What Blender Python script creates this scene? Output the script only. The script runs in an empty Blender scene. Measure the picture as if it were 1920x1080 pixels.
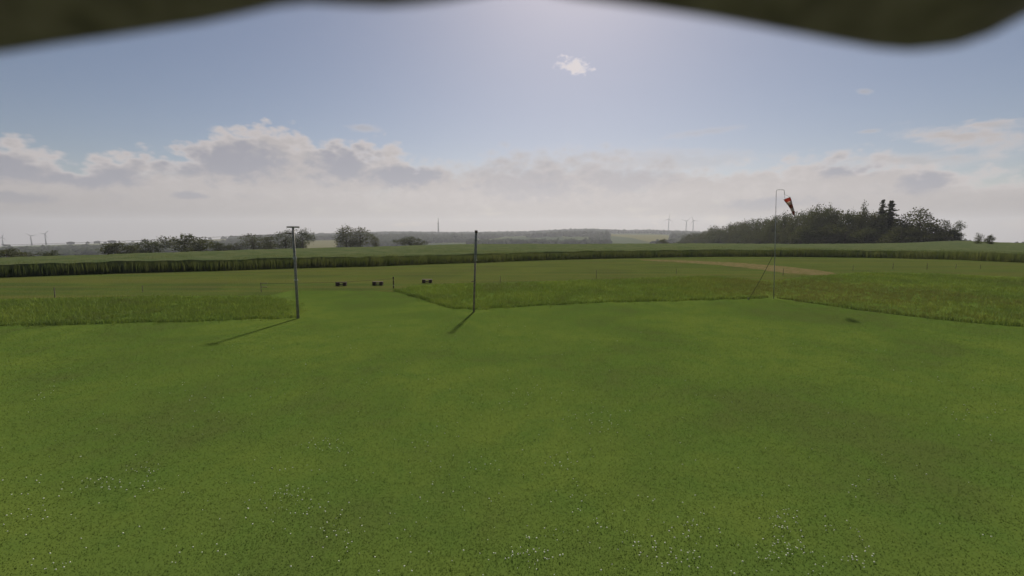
import bpy, bmesh, math, random
import numpy as np
from mathutils import Vector, Matrix

random.seed(7)
rng = np.random.default_rng(11)
S = bpy.context.scene
COL = S.collection
R = math.radians

# ------------------------------------------------------------------ camera
CAM_H = 4.0
FPX = 860.0                      # focal length in photo pixels (1920 wide)
HORIZ = 437.0                    # eye-level line in the photo
PITCH = math.atan((540 - HORIZ) / FPX)
cam = bpy.data.cameras.new('camera')
cam.sensor_width = 36.0
cam.lens = 36.0 * FPX / 1920
cam.clip_start = 0.02
cam.clip_end = 30000
cam.dof.use_dof = True
cam.dof.focus_distance = 14.0
cam.dof.aperture_fstop = 1.35
cam_o = bpy.data.objects.new('camera', cam)
cam_o.location = (0, 0, CAM_H)
cam_o.rotation_euler = (math.pi / 2 - PITCH, 0, 0)
COL.objects.link(cam_o)
S.camera = cam_o

SUN_AZ = R(7.5)                  # right of the viewing direction
SUN_EL = R(39)
EXPOSURE = 0.22
S.view_settings.view_transform = 'Standard'
S.view_settings.look = 'None'
S.view_settings.gamma = 1.0
S.view_settings.use_curve_mapping = False
S.view_settings.exposure = EXPOSURE
S.cycles.max_bounces = 5
S.cycles.diffuse_bounces = 3
S.cycles.transmission_bounces = 3
S.cycles.volume_bounces = 0

FW = np.array([0, math.cos(PITCH), -math.sin(PITCH)])
UP = np.array([0, math.sin(PITCH), math.cos(PITCH)])


def ray(x, y):
    d = FW + UP * ((540 - y) / FPX)
    d = d.copy()
    d[0] += (x - 960) / FPX
    return d


def at(x, y, Y):
    """point at forward distance Y seen at photo pixel x, y"""
    d = ray(x, y)
    return Vector((0, 0, CAM_H)) + Vector(d * (Y / d[1]))


def gnd(x, y, z=0.0):
    """point on the level z seen at photo pixel x, y"""
    d = ray(x, y)
    return Vector((0, 0, CAM_H)) + Vector(d * ((z - CAM_H) / d[2]))


def azel(x, y):
    d = ray(x, y)
    return math.atan2(d[0], d[1]), math.atan2(d[2], math.hypot(d[0], d[1]))


def slope(x, y):
    d = ray(x, y)
    return -d[2] / math.hypot(d[0], d[1])


# ------------------------------------------------------------------ world
class NT:
    """small helper that writes shader maths"""
    def __init__(s, tree):
        s.t = tree

    def new(s, kind, **kw):
        n = s.t.nodes.new(kind)
        for k, v in kw.items():
            setattr(n, k, v)
        return n

    def put(s, sock, v):
        if hasattr(v, 'is_linked') or isinstance(v, bpy.types.NodeSocket):
            s.t.links.new(v, sock)
        elif isinstance(v, (tuple, list)) and len(v) == 3 and sock.type == 'RGBA':
            sock.default_value = (*v, 1)
        else:
            sock.default_value = v

    def m(s, op, a, b=None, c=None, clamp=False):
        n = s.new('ShaderNodeMath', operation=op, use_clamp=clamp)
        for i, v in enumerate((a, b, c)):
            if v is not None:
                s.put(n.inputs[i], v)
        return n.outputs[0]

    def smooth(s, v, a, b, lo=0.0, hi=1.0):
        n = s.new('ShaderNodeMapRange', interpolation_type='SMOOTHSTEP')
        s.put(n.inputs['Value'], v)
        for k, q in (('From Min', a), ('From Max', b), ('To Min', lo), ('To Max', hi)):
            s.put(n.inputs[k], q)
        return n.outputs[0]

    def mix(s, f, a, b):
        n = s.new('ShaderNodeMix', data_type='RGBA')
        s.put(n.inputs[0], f)
        s.put(n.inputs[6], a)
        s.put(n.inputs[7], b)
        return n.outputs[2]

    def noise(s, vec, scale, detail=4, rough=0.55, dist=0.0):
        n = s.new('ShaderNodeTexNoise')
        s.put(n.inputs['Vector'], vec)
        n.inputs['Scale'].default_value = scale
        n.inputs['Detail'].default_value = detail
        n.inputs['Roughness'].default_value = rough
        n.inputs['Distortion'].default_value = dist
        return n.outputs[0]

    def vmul(s, vec, f):
        n = s.new('ShaderNodeVectorMath', operation='MULTIPLY')
        s.put(n.inputs[0], vec)
        n.inputs[1].default_value = f
        return n.outputs[0]

    def curve(s, v, pts):
        n = s.new('ShaderNodeFloatCurve')
        c = n.mapping.curves[0]
        while len(c.points) < len(pts):
            c.points.new(0.5, 0.5)
        for p, (x, y) in zip(c.points, sorted(pts)):
            p.location = (x, y)
            p.handle_type = 'AUTO'
        n.mapping.update()
        s.put(n.inputs['Value'], v)
        return n.outputs[0]


def build_world():
    w = bpy.data.worlds.new('World')
    S.world = w
    w.use_nodes = True
    t = w.node_tree
    q = NT(t)
    bg = t.nodes['Background']
    sky = q.new('ShaderNodeTexSky', sky_type='NISHITA', sun_disc=False)
    sky.sun_elevation = SUN_EL
    sky.sun_rotation = SUN_AZ
    sky.altitude = 400
    sky.air_density = 1.0
    sky.dust_density = 1.0
    sky.ozone_density = 1.0
    tc = q.new('ShaderNodeTexCoord')
    D = tc.outputs['Generated']
    sep = q.new('ShaderNodeSeparateXYZ')
    q.put(sep.inputs[0], D)
    X, Y, Z = sep.outputs
    az = q.m('ARCTAN2', X, Y)
    el = q.m('ARCSINE', Z)
    azn = q.m('MULTIPLY_ADD', az, 1 / (2 * math.pi), 0.5)
    P = q.vmul(D, (1, 1, 1.7))
    PW = q.vmul(D, (1, 1, 6.0))
    big = q.noise(P, 9, 5, 0.6, 0.3)
    fine = q.noise(P, 34, 4, 0.62, 0.4)
    wisp = q.noise(PW, 5, 4, 0.6, 0.5)
    vor = q.new('ShaderNodeTexVoronoi', feature='F1')
    q.put(vor.inputs['Vector'], P)
    vor.inputs['Scale'].default_value = 24
    vor.inputs['Detail'].default_value = 2
    vor.inputs['Roughness'].default_value = 0.55
    puff = q.m('SUBTRACT', 0.45, vor.outputs['Distance'])
    bigc = q.m('SUBTRACT', big, 0.5)
    finec = q.m('SUBTRACT', fine, 0.5)
    wispc = q.m('SUBTRACT', wisp, 0.5)

    # the upper edge of the cloud bank round the whole horizon
    top_px = [(-60, 262), (30, 262), (80, 285), (110, 305), (190, 288), (330, 283), (390, 252), (450, 235), (540, 240),
              (600, 262), (720, 266), (790, 292), (860, 296), (920, 276), (1060, 268), (1230, 276), (1320, 300),
              (1440, 300), (1530, 285), (1650, 286), (1760, 300), (1850, 318), (1960, 322)]
    pts = []
    for x, y in top_px:
        a, e = azel(x, y)
        pts.append((a / (2 * math.pi) + 0.5, e / 0.5))
    for k, (a, e) in enumerate([(0.0, .28), (.06, .34), (.12, .26), (.19, .36), (.26, .30), (.32, .36),
                                (.68, .27), (.74, .32), (.8, .25), (.87, .33), (.94, .3), (1.0, .28)]):
        pts.append((a, e))
    top = q.m('MULTIPLY', q.curve(azn, pts), 0.5)
    # how soft that edge is: crisp towers at the sides, a veil towards the sun
    spts = [(0, .2), (.36, .22), (.44, .25), (.475, .45), (.5, .75), (.54, .75), (.56, .5), (.6, .3), (1, .2)]
    soft = q.m('MULTIPLY', q.curve(azn, spts), 0.1)
    edge = q.m('ADD', q.m('SUBTRACT', q.m('ADD', top, 0.026), el),
               q.m('ADD', q.m('MULTIPLY', bigc, 0.035), q.m('ADD', q.m('MULTIPLY', finec, 0.018), q.m('MULTIPLY', puff, 0.04))))
    edge = q.m('ADD', edge, q.m('MULTIPLY', wispc, 0.03))
    alpha = q.smooth(edge, 0.0, soft)
    alpha = q.m('MULTIPLY', alpha, q.smooth(q.m('ADD', big, q.m('MULTIPLY', wispc, .8)), 0.22, 0.42, 0.78, 1.0))

    # thick, grey cores
    cores = [(20, 318, 95, 40, 30), (170, 335, 130, 38, 26), (430, 302, 140, 52, 46), (640, 310, 78, 50, 42),
             (760, 330, 90, 26, 26), (1000, 345, 150, 46, 40), (1180, 335, 110, 40, 36), (1600, 316, 85, 24, 18),
             (1730, 352, 60, 34, 22), (40, 372, 70, 16, 12), (360, 368, 40, 9, 8), (1440, 385, 110, 18, 12)]
    core = None
    warp = q.m('ADD', q.m('MULTIPLY', bigc, 1.3), q.m('ADD', q.m('MULTIPLY', finec, 0.75), q.m('MULTIPLY', puff, -0.45)))
    for x, y, sx, su, sd in cores:
        a, e = azel(x, y)
        a1 = azel(x + sx, y)[0] - a
        eu = azel(x, y - su)[1] - e
        ed = e - azel(x, y + sd)[1]
        dx = q.m('MULTIPLY', q.m('SUBTRACT', az, a), 1 / a1)
        de = q.m('SUBTRACT', el, e)
        dy = q.m('MAXIMUM', q.m('MULTIPLY', de, 1 / eu), q.m('MULTIPLY', de, -1 / ed))
        dd = q.m('SQRT', q.m('ADD', q.m('MULTIPLY', dx, dx), q.m('MULTIPLY', dy, dy)))
        dd = q.m('ADD', dd, warp)
        mk = q.smooth(dd, 1.3, 0.6, 0.0, 0.45 if 900 < x < 1300 else 1.0)
        core = mk if core is None else q.m('MAXIMUM', core, mk)
    # elsewhere round the horizon the cores follow the noise
    aabs = q.m('ABSOLUTE', az)
    away = q.smooth(aabs, 0.85, 1.0)
    gen = q.m('MULTIPLY', q.smooth(q.m('ADD', big, q.m('MULTIPLY', finec, .4)), 0.5, 0.62), q.smooth(edge, 0.01, 0.06))
    gen = q.m('MULTIPLY', gen, q.smooth(el, 0.03, 0.09))
    core = q.m('MAXIMUM', core, q.m('MULTIPLY', gen, away))
    core = q.m('MULTIPLY', core, q.smooth(edge, 0.008, 0.04))

    skyc = sky.outputs[0]
    # cloud radiance goes with the sky behind it, so that it is brighter towards the sun
    lum = q.new('ShaderNodeRGBToBW')
    q.put(lum.inputs[0], skyc)
    L = lum.outputs[0]
    Lc = q.m('MULTIPLY_ADD', L, 0.2, CLOUD_BASE)

    def tint(col, k):
        n = q.new('ShaderNodeMix', data_type='RGBA', blend_type='MULTIPLY')
        n.inputs[0].default_value = 1
        q.put(n.inputs[6], tuple(c * k for c in col))
        cmb = q.new('ShaderNodeCombineColor')
        for i in range(3):
            q.put(cmb.inputs[i], Lc)
        q.put(n.inputs[7], cmb.outputs[0])
        return n.outputs[2]
    rim = tint((1.0, 0.97, 0.925), 1.36)
    grey = tint((0.88, 0.93, 1.06), 0.78)
    low = tint((1.0, 0.955, 0.92), 0.56)
    body = tint((1.0, 0.965, 0.92), 1.04)
    c = q.mix(q.smooth(edge, 0.008, 0.045), rim, body)
    c = q.mix(q.m('MULTIPLY', q.smooth(fine, .4, .7), 0.25), c, rim)
    c = q.mix(q.m('MULTIPLY', q.smooth(q.m('ADD', big, q.m('MULTIPLY', puff, .3)), .45, .68), 0.3), c, grey)
    c = q.mix(q.m('MULTIPLY', core, 0.9), c, grey)
    c = q.mix(q.m('MULTIPLY', q.smooth(el, 0.085, 0.01), 0.92), c, low)
    out = q.mix(q.m('MULTIPLY', alpha, 0.92), skyc, c)

    # the lone cumulus, the streaks to the right and a few shreds
    def shred(x, y, sx, sy, thr, crisp, k, noise_s, tilt=0.0):
        nonlocal out
        a, e = azel(x, y)
        a1 = abs(azel(x + sx, y)[0] - a)
        e1 = abs(azel(x, y - sy)[1] - e)
        da = q.m('SUBTRACT', az, a)
        de = q.m('SUBTRACT', q.m('SUBTRACT', el, e), q.m('MULTIPLY', da, tilt))
        dx = q.m('MULTIPLY', da, 1 / a1)
        dy = q.m('MULTIPLY', de, 1 / e1)
        dd = q.m('SQRT', q.m('ADD', q.m('MULTIPLY', dx, dx), q.m('MULTIPLY', dy, dy)))
        v = q.m('ADD', dd, noise_s)
        al = q.m('MULTIPLY', q.smooth(v, thr, thr - crisp), k)
        return al, v
    nz = q.m('ADD', q.m('MULTIPLY', q.m('SUBTRACT', q.noise(P, 70, 3, 0.6, 0.3), 0.5), 1.9), q.m('MULTIPLY', finec, 1.2))
    a1, v1 = shred(1076, 126, 42, 22, 0.9, 0.7, 0.95, nz, -0.18)
    out = q.mix(a1, out, q.mix(q.smooth(v1, 0.8, 0.2), tint((1, .97, .93), 1.9), tint((1, .975, .95), 1.6)))
    ws = q.m('ADD', q.m('MULTIPLY', wispc, 2.6), q.m('MULTIPLY', finec, 1.1))
    for (x, y, sx, sy, k, tl) in ((1800, 256, 180, 34, .95, -.16), (1700, 300, 190, 22, .6, -.1), (1620, 172, 22, 9, .5, -.3),
                                  (1330, 246, 120, 10, .35, .05), (680, 240, 42, 9, .5, 0), (1630, 246, 34, 6, .5, 0),
                                  (1870, 236, 90, 12, .6, -.2), (1250, 300, 240, 26, .35, 0)):
        a2, v2 = shred(x, y, sx, sy, 1.0, 0.9, k, ws, tl)
        out = q.mix(a2, out, q.mix(q.smooth(v2, 0.7, 0.0), rim, body))
    wb = q.new('ShaderNodeMix', data_type='RGBA', blend_type='MULTIPLY')
    wb.inputs[0].default_value = 1
    q.put(wb.inputs[6], out)
    wb.inputs[7].default_value = (1.01, 0.955, 0.98, 1)
    q.put(bg.inputs[0], wb.outputs[2])
    bg.inputs[1].default_value = SKY_STRENGTH
    w.cycles.sampling_method = 'MANUAL'
    w.cycles.sample_map_resolution = 256


SKY_STRENGTH = 0.05
CLOUD_BASE = 5.9
build_world()

sun = bpy.data.lights.new('sun', 'SUN')
sun.energy = 5.0
sun.angle = R(2.8)
sun.color = (1.0, 0.92, 0.78)
sun_o = bpy.data.objects.new('sun', sun)
sd = Vector((math.sin(SUN_AZ) * math.cos(SUN_EL), math.cos(SUN_AZ) * math.cos(SUN_EL), math.sin(SUN_EL)))
sun_o.rotation_euler = sd.to_track_quat('Z', 'Y').to_euler()
sun_o.location = (0, 0, 60)
COL.objects.link(sun_o)


# ------------------------------------------------------------------ helpers
def obj(name, me, mat=None, parent=None, loc=None):
    o = bpy.data.objects.new(name, me)
    COL.objects.link(o)
    if mat is not None and me is not None and len(me.materials) == 0:
        me.materials.append(mat)
    if parent is not None:
        o.parent = parent
    if loc is not None:
        o.location = loc
    return o


def tag(o, label=None, cat=None, group=None, kind=None):
    for k, v in (('label', label), ('category', cat), ('group', group), ('kind', kind)):
        if v:
            o[k] = v
    return o


def thing(name, label, cat, loc=(0, 0, 0), rz=0.0, group=None):
    o = bpy.data.objects.new(name, None)
    o.empty_display_size = 0.2
    COL.objects.link(o)
    o.location = loc
    o.rotation_euler = (0, 0, rz)
    return tag(o, label, cat, group)


def mesh(name, v, f, smooth=False):
    me = bpy.data.meshes.new(name)
    me.from_pydata([tuple(p) for p in v], [], [tuple(p) for p in f])
    me.update()
    if smooth:
        for p in me.polygons:
            p.use_smooth = True
    return me


def np_mesh(name, verts, faces, col=None):
    """fast mesh from arrays; faces (n,3) or (n,4); col (nverts,) grey variation"""
    verts = np.asarray(verts, np.float32)
    faces = np.asarray(faces, np.int32)
    me = bpy.data.meshes.new(name)
    k = faces.shape[1]
    me.vertices.add(len(verts))
    me.vertices.foreach_set('co', verts.ravel())
    me.loops.add(faces.size)
    me.loops.foreach_set('vertex_index', faces.ravel())
    me.polygons.add(len(faces))
    me.polygons.foreach_set('loop_start', np.arange(0, faces.size, k, dtype=np.int32))
    me.polygons.foreach_set('loop_total', np.full(len(faces), k, np.int32))
    me.update(calc_edges=True)
    if col is not None:
        a = me.attributes.new('shade', 'FLOAT', 'POINT')
        a.data.foreach_set('value', np.asarray(col, np.float32))
    return me


def tube(path, radii, n=8, cap=True):
    """verts and faces of a tube along a list of points"""
    path = [Vector(p) for p in path]
    if not isinstance(radii, (list, tuple)):
        radii = [radii] * len(path)
    V, F = [], []
    for i, p in enumerate(path):
        d = (path[min(i + 1, len(path) - 1)] - path[max(i - 1, 0)]).normalized()
        a = d.cross(Vector((0, 0, 1)))
        if a.length < 0.05:
            a = d.cross(Vector((1, 0, 0)))
        a.normalize()
        b = d.cross(a)
        for k in range(n):
            t = 2 * math.pi * k / n
            V.append(p + (a * math.cos(t) + b * math.sin(t)) * radii[i])
    for i in range(len(path) - 1):
        for k in range(n):
            F.append((i * n + k, i * n + (k + 1) % n, (i + 1) * n + (k + 1) % n, (i + 1) * n + k))
    if cap:
        F.append(tuple(range(n - 1, -1, -1)))
        F.append(tuple(range((len(path) - 1) * n, len(path) * n)))
    return V, F


def join(*parts):
    V, F = [], []
    for v, f in parts:
        o = len(V)
        V += list(v)
        F += [tuple(i + o for i in q) for q in f]
    return V, F


def box(c, s, bevel=0.0):
    bm = bmesh.new()
    bmesh.ops.create_cube(bm, size=1)
    for v in bm.verts:
        v.co = Vector((v.co.x * s[0] + c[0], v.co.y * s[1] + c[1], v.co.z * s[2] + c[2]))
    if bevel:
        bmesh.ops.bevel(bm, geom=list(bm.edges), offset=bevel, segments=2, profile=0.5, affect='EDGES')
    bm.verts.index_update()
    V = [v.co.copy() for v in bm.verts]
    F = [tuple(v.index for v in f.verts) for f in bm.faces]
    bm.free()
    return V, F


def material(name, build):
    m = bpy.data.materials.new(name)
    m.use_nodes = True
    t = m.node_tree
    q = NT(t)
    bsdf = t.nodes['Principled BSDF']
    build(q, bsdf, t.nodes['Material Output'])
    return m


def pos(q):
    return q.new('ShaderNodeNewGeometry').outputs['Position']


def shade_attr(q):
    n = q.new('ShaderNodeAttribute')
    n.attribute_name = 'shade'
    return n.outputs['Fac']


def bump(q, bsdf, h, strength, dist):
    b = q.new('ShaderNodeBump')
    q.put(b.inputs['Height'], h)
    b.inputs['Strength'].default_value = strength
    b.inputs['Distance'].default_value = dist
    q.put(bsdf.inputs['Normal'], b.outputs[0])


def plain(name, col, rough=0.7, var=0.25, scale=6.0, metal=0.0):
    def f(q, b, o):
        tc = q.new('ShaderNodeTexCoord').outputs['Object']
        n = q.noise(tc, scale, 5, 0.6)
        lo = tuple(c * (1 - var) for c in col)
        hi = tuple(min(1, c * (1 + var)) for c in col)
        q.put(b.inputs['Base Color'], q.mix(q.smooth(n, .3, .7), lo, hi))
        b.inputs['Roughness'].default_value = rough
        b.inputs['Metallic'].default_value = metal
        b.inputs['Specular IOR Level'].default_value = 0.12
        bump(q, b, n, 0.3, 0.01)
    return material(name, f)


def turf_color(q, p, shade=None, tone=(1, 1, 1)):
    """patchy grass colour over the ground plane"""
    n1 = q.noise(q.vmul(p, (1, 1, 0)), 0.16, 4, 0.6, 0.4)
    n2 = q.noise(q.vmul(p, (1, 1, 0)), 0.9, 5, 0.65, 0.3)
    n3 = q.noise(q.vmul(p, (1, 1, 0)), 7.0, 4, 0.7)
    t = lambda c: tuple(a * b * k * 1.52 for a, b, k in zip(c, tone, (1.0, 1.05, .9)))
    c = q.mix(q.smooth(n1, .34, .66), t((.040, .062, .015)), t((.060, .080, .018)))
    c = q.mix(q.smooth(n2, .42, .72), c, t((.044, .068, .016)))
    c = q.mix(q.m('MULTIPLY', q.smooth(n3, .5, .75), .25), c, t((.074, .090, .022)))
    c = q.mix(q.m('MULTIPLY', q.smooth(q.m('ADD', n1, q.m('MULTIPLY', n2, .4)), .70, .50), .45), c, t((.050, .055, .020)))
    if shade is not None:
        k = q.new('ShaderNodeMix', data_type='RGBA', blend_type='MULTIPLY')
        k.inputs[0].default_value = 1
        q.put(k.inputs[6], c)
        cc = q.new('ShaderNodeCombineColor')
        for i in range(3):
            q.put(cc.inputs[i], shade)
        q.put(k.inputs[7], cc.outputs[0])
        c = k.outputs[2]
    return c


def leafy(q, b, out, colour, trans=0.4, rough=0.6, bend=0.0, through=(1.25, 1.2, 0.6)):
    """leaf or blade: part of the light passes through"""
    q.put(b.inputs['Base Color'], colour)
    b.inputs['Roughness'].default_value = rough
    b.inputs['Specular IOR Level'].default_value = 0.0
    if bend:                      # soft, fibrous tufts shade more like the sward than like single flat blades
        g = q.new('ShaderNodeNewGeometry').outputs['Normal']
        n = q.new('ShaderNodeMix', data_type='VECTOR')
        n.inputs[0].default_value = bend
        q.put(n.inputs[4], g)
        n.inputs[5].default_value = (0, 0, 1)
        nn = q.new('ShaderNodeVectorMath', operation='NORMALIZE')
        q.put(nn.inputs[0], n.outputs[1])
        q.put(b.inputs['Normal'], nn.outputs[0])
    tr = q.new('ShaderNodeBsdfTranslucent')
    k = q.new('ShaderNodeMix', data_type='RGBA', blend_type='MULTIPLY')
    k.inputs[0].default_value = 1
    q.put(k.inputs[6], colour)
    k.inputs[7].default_value = (*through, 1)
    q.put(tr.inputs[0], k.outputs[2])
    mx = q.new('ShaderNodeMixShader')
    mx.inputs[0].default_value = trans
    q.t.links.new(b.outputs[0], mx.inputs[1])
    q.t.links.new(tr.outputs[0], mx.inputs[2])
    q.t.links.new(mx.outputs[0], out.inputs[0])


def m_lawn(q, b, o):
    p = pos(q)
    q.put(b.inputs['Base Color'], turf_color(q, p))
    b.inputs['Roughness'].default_value = 0.9
    b.inputs['Specular IOR Level'].default_value = 0.0
    h = q.m('ADD', q.noise(p, 18, 5, .7), q.noise(p, 1.2, 4, .6))
    bump(q, b, h, 0.3, 0.02)


def m_blade(q, b, o):
    leafy(q, b, o, turf_color(q, pos(q), shade_attr(q)), 0.10, 0.8, 0.96)


def m_strip(q, b, o):
    p = pos(q)
    c = turf_color(q, p, None, (.80, .74, .95))
    st = q.noise(q.vmul(p, (0.02, 1, 0)), 0.55, 3, .6)
    c = q.mix(q.m('MULTIPLY', q.smooth(st, .38, .62), .55), c, (.098, .092, .028))
    q.put(b.inputs['Base Color'], c)
    b.inputs['Roughness'].default_value = 0.9
    b.inputs['Specular IOR Level'].default_value = 0.1
    b.inputs['Specular IOR Level'].default_value = 0.0
    bump(q, b, q.noise(p, 5, 5, .7), 0.9, 0.08)


DRY = gnd(1540, 545)


def m_tall(q, b, o, trans=0.32, bend=0.6):
    p = pos(q)
    c = turf_color(q, p, None, (1.82, 1.70, 2.55))
    sp = q.new('ShaderNodeSeparateXYZ')
    q.put(sp.inputs[0], p)
    dx = q.m('MULTIPLY', q.m('SUBTRACT', sp.outputs[0], DRY.x), 1 / 11.0)
    dy = q.m('MULTIPLY', q.m('SUBTRACT', sp.outputs[1], DRY.y), 1 / 12.0)
    dd = q.m('SQRT', q.m('ADD', q.m('MULTIPLY', dx, dx), q.m('MULTIPLY', dy, dy)))
    dd = q.m('ADD', dd, q.m('MULTIPLY', q.m('SUBTRACT', q.noise(p, .22, 4, .6), .5), 1.6))
    c = q.mix(q.m('MULTIPLY', q.smooth(dd, 1.1, .3), .6), c, (.135, .118, .06))
    k = q.new('ShaderNodeMix', data_type='RGBA', blend_type='MULTIPLY')
    k.inputs[0].default_value = 1
    q.put(k.inputs[6], c)
    cc = q.new('ShaderNodeCombineColor')
    s = shade_attr(q)
    for i in range(3):
        q.put(cc.inputs[i], s)
    q.put(k.inputs[7], cc.outputs[0])
    leafy(q, b, o, k.outputs[2], trans, 0.7, bend)


def m_ground(q, b, o):
    p = pos(q)
    p2 = q.vmul(p, (1, 1, 0))
    v = q.new('ShaderNodeTexVoronoi', feature='F1')
    q.put(v.inputs['Vector'], q.vmul(p, (1, .55, 0)))
    v.inputs['Scale'].default_value = 1 / 210
    sp = q.new('ShaderNodeSeparateColor')
    q.put(sp.inputs[0], v.outputs['Color'])
    c = q.mix(sp.outputs[0], (.035, .052, .018), (.062, .074, .026))
    c = q.mix(q.smooth(sp.outputs[1], .6, .75), c, (.105, .10, .035))
    c = q.mix(q.smooth(sp.outputs[2], .7, .8), c, (.03, .046, .022))
    ln = q.new('ShaderNodeVectorMath', operation='LENGTH')
    q.put(ln.inputs[0], p2)
    c = q.mix(q.smooth(ln.outputs['Value'], 130, 260), turf_color(q, p), c)
    q.put(b.inputs['Base Color'], c)
    b.inputs['Roughness'].default_value = 0.95
    b.inputs['Specular IOR Level'].default_value = 0.0
    bump(q, b, q.noise(p, .6, 5, .7), 0.6, 0.2)


def m_track(q, b, o):
    p = pos(q)
    n = q.noise(p, 1.4, 6, .7)
    c = q.mix(q.smooth(n, .38, .62), (.150, .118, .062), (.085, .082, .028))
    q.put(b.inputs['Base Color'], c)
    b.inputs['Roughness'].default_value = 1
    b.inputs['Specular IOR Level'].default_value = 0.0
    bump(q, b, n, 0.8, 0.05)


def m_crop(q, b, o):
    p = pos(q)
    n = q.noise(q.vmul(p, (1, 1, .3)), .35, 5, .65)
    c = q.mix(q.smooth(n, .35, .65), (.072, .098, .044), (.105, .122, .058))
    k = q.new('ShaderNodeMix', data_type='RGBA', blend_type='MULTIPLY')
    k.inputs[0].default_value = 1
    q.put(k.inputs[6], c)
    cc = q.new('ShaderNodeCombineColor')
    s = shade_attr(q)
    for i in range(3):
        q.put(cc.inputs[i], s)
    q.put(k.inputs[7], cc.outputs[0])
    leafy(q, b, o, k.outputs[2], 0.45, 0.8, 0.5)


def leaf_mat(name, lo, hi, trans=0.3):
    def f(q, b, o):
        oi = q.new('ShaderNodeObjectInfo').outputs['Random']
        c = q.mix(shade_attr(q), lo, hi)
        c = q.mix(q.m('MULTIPLY', oi, .5), c, tuple(a * k for a, k in zip(hi, (1.25, 1.05, .9))))
        leafy(q, b, o, c, trans, 0.65)
    return material(name, f)


M = dict(
    lawn=material('mown_grass', m_lawn), blade=material('grass_blade', m_blade), strip=material('airstrip_grass', m_strip),
    tall=material('tall_grass', m_tall), ground=material('farmland', m_ground), track=material('bare_earth', m_track),
    crop=material('cereal_crop', m_crop), upright=material('shaded_edge_grass', lambda q, b, o: m_tall(q, b, o, .18, 0.0)),  # upright: less translucent copy of the tall grass for the shaded edge
    leaf=leaf_mat('broadleaf', (.040, .050, .028), (.074, .088, .046)),
    spruce=leaf_mat('needles', (.030, .040, .024), (.056, .066, .038), .25),
    pale=leaf_mat('light_leaf', (.034, .044, .022), (.064, .076, .036), .3),
    canopy=leaf_mat('far_canopy', (.013, .020, .013), (.022, .032, .016), .02),
    bark=plain('bark', (.055, .042, .032), .9, .4, 3),
    wood=plain('weathered_wood', (.24, .20, .155), .85, .4, 9),
    steel=plain('grey_steel', (.25, .235, .205), .6, .25, 12),
    galv=plain('galvanised_pipe', (.38, .375, .36), .6, .2, 10, .2),
    dark=plain('dark_paint', (.085, .058, .044), .7, .3, 8),
    pale_paint=plain('off_white_paint', (.55, .54, .5), .6, .1, 8),
    hood_skin=plain('hood_dark', (.28, .20, .45), .95, .3, 40),
    turbine=plain('turbine_white', (.42, .42, .42), .5, .05, .1),
    petal=plain('clover_white', (.72, .72, .62), .8, .08, 20),
    rope=plain('cord', (.07, .068, .06), .8, .2, 20),
    cable=plain('cable_sheath', (.035, .033, .032), .6, .2, 5),
)


def m_sock(q, b, o):
    tc = q.new('ShaderNodeTexCoord').outputs['UV']
    sp = q.new('ShaderNodeSeparateXYZ')
    q.put(sp.inputs[0], tc)
    st = q.m('FRACT', q.m('MULTIPLY', sp.outputs[1], 2.5))
    c = q.mix(q.m('GREATER_THAN', st, .5), (.46, .15, .12), (.74, .68, .64))
    leafy(q, b, o, c, .65, .8, 0.0, (1, .95, .95))


M['sock'] = material('windsock_cloth', m_sock)

# ------------------------------------------------------------------ terrain
sky_px = [(-250, 470), (0, 462), (60, 460), (130, 458), (300, 453), (440, 447), (580, 442), (640, 441), (700, 439), (760, 438), (840, 439),
          (900, 439), (960, 438), (1020, 436), (1060, 434), (1110, 433), (1160, 435), (1220, 435), (1280, 437),
          (1350, 440), (1500, 446), (1700, 456), (1820, 464), (1920, 470), (2200, 478)]
crop_top_px = [(-250, 496), (0, 485), (200, 478), (400, 471), (600, 465), (750, 461), (900, 457), (1100, 457), (1300, 456), (1500, 457),
               (1640, 456), (1720, 454), (1800, 450), (1920, 455), (2200, 470)]
crop_bot_px = [(-600, 552), (-250, 534), (0, 521), (200, 514), (420, 508), (700, 500), (900, 493), (1100, 486), (1200, 484), (1350, 481.5),
               (1500, 482), (1650, 484), (1780, 487), (1850, 490), (1920, 493), (2200, 508), (2700, 540)]
CROP_H = 1.36
AZs = np.array([azel(x, HORIZ)[0] for x, y in sky_px]); SLs = np.array([slope(x, y) for x, y in sky_px])
AZt = np.array([azel(x, HORIZ)[0] for x, y in crop_top_px])
SLt = np.array([slope(x, y) for x, y in crop_top_px])
bpts = [gnd(x, y) for x, y in crop_bot_px]
AZb = np.array([math.atan2(p.x, p.y) for p in bpts]); RBb = np.array([math.hypot(p.x, p.y) for p in bpts])


def sl_sky(az): return np.interp(az, AZs, SLs)
def sl_crop(az): return np.maximum(np.interp(az, AZt, SLt), 0.010)
def r_bot(az): return np.interp(az, AZb, RBb)
def r_top(az): return (CAM_H - CROP_H) / sl_crop(az)


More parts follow.
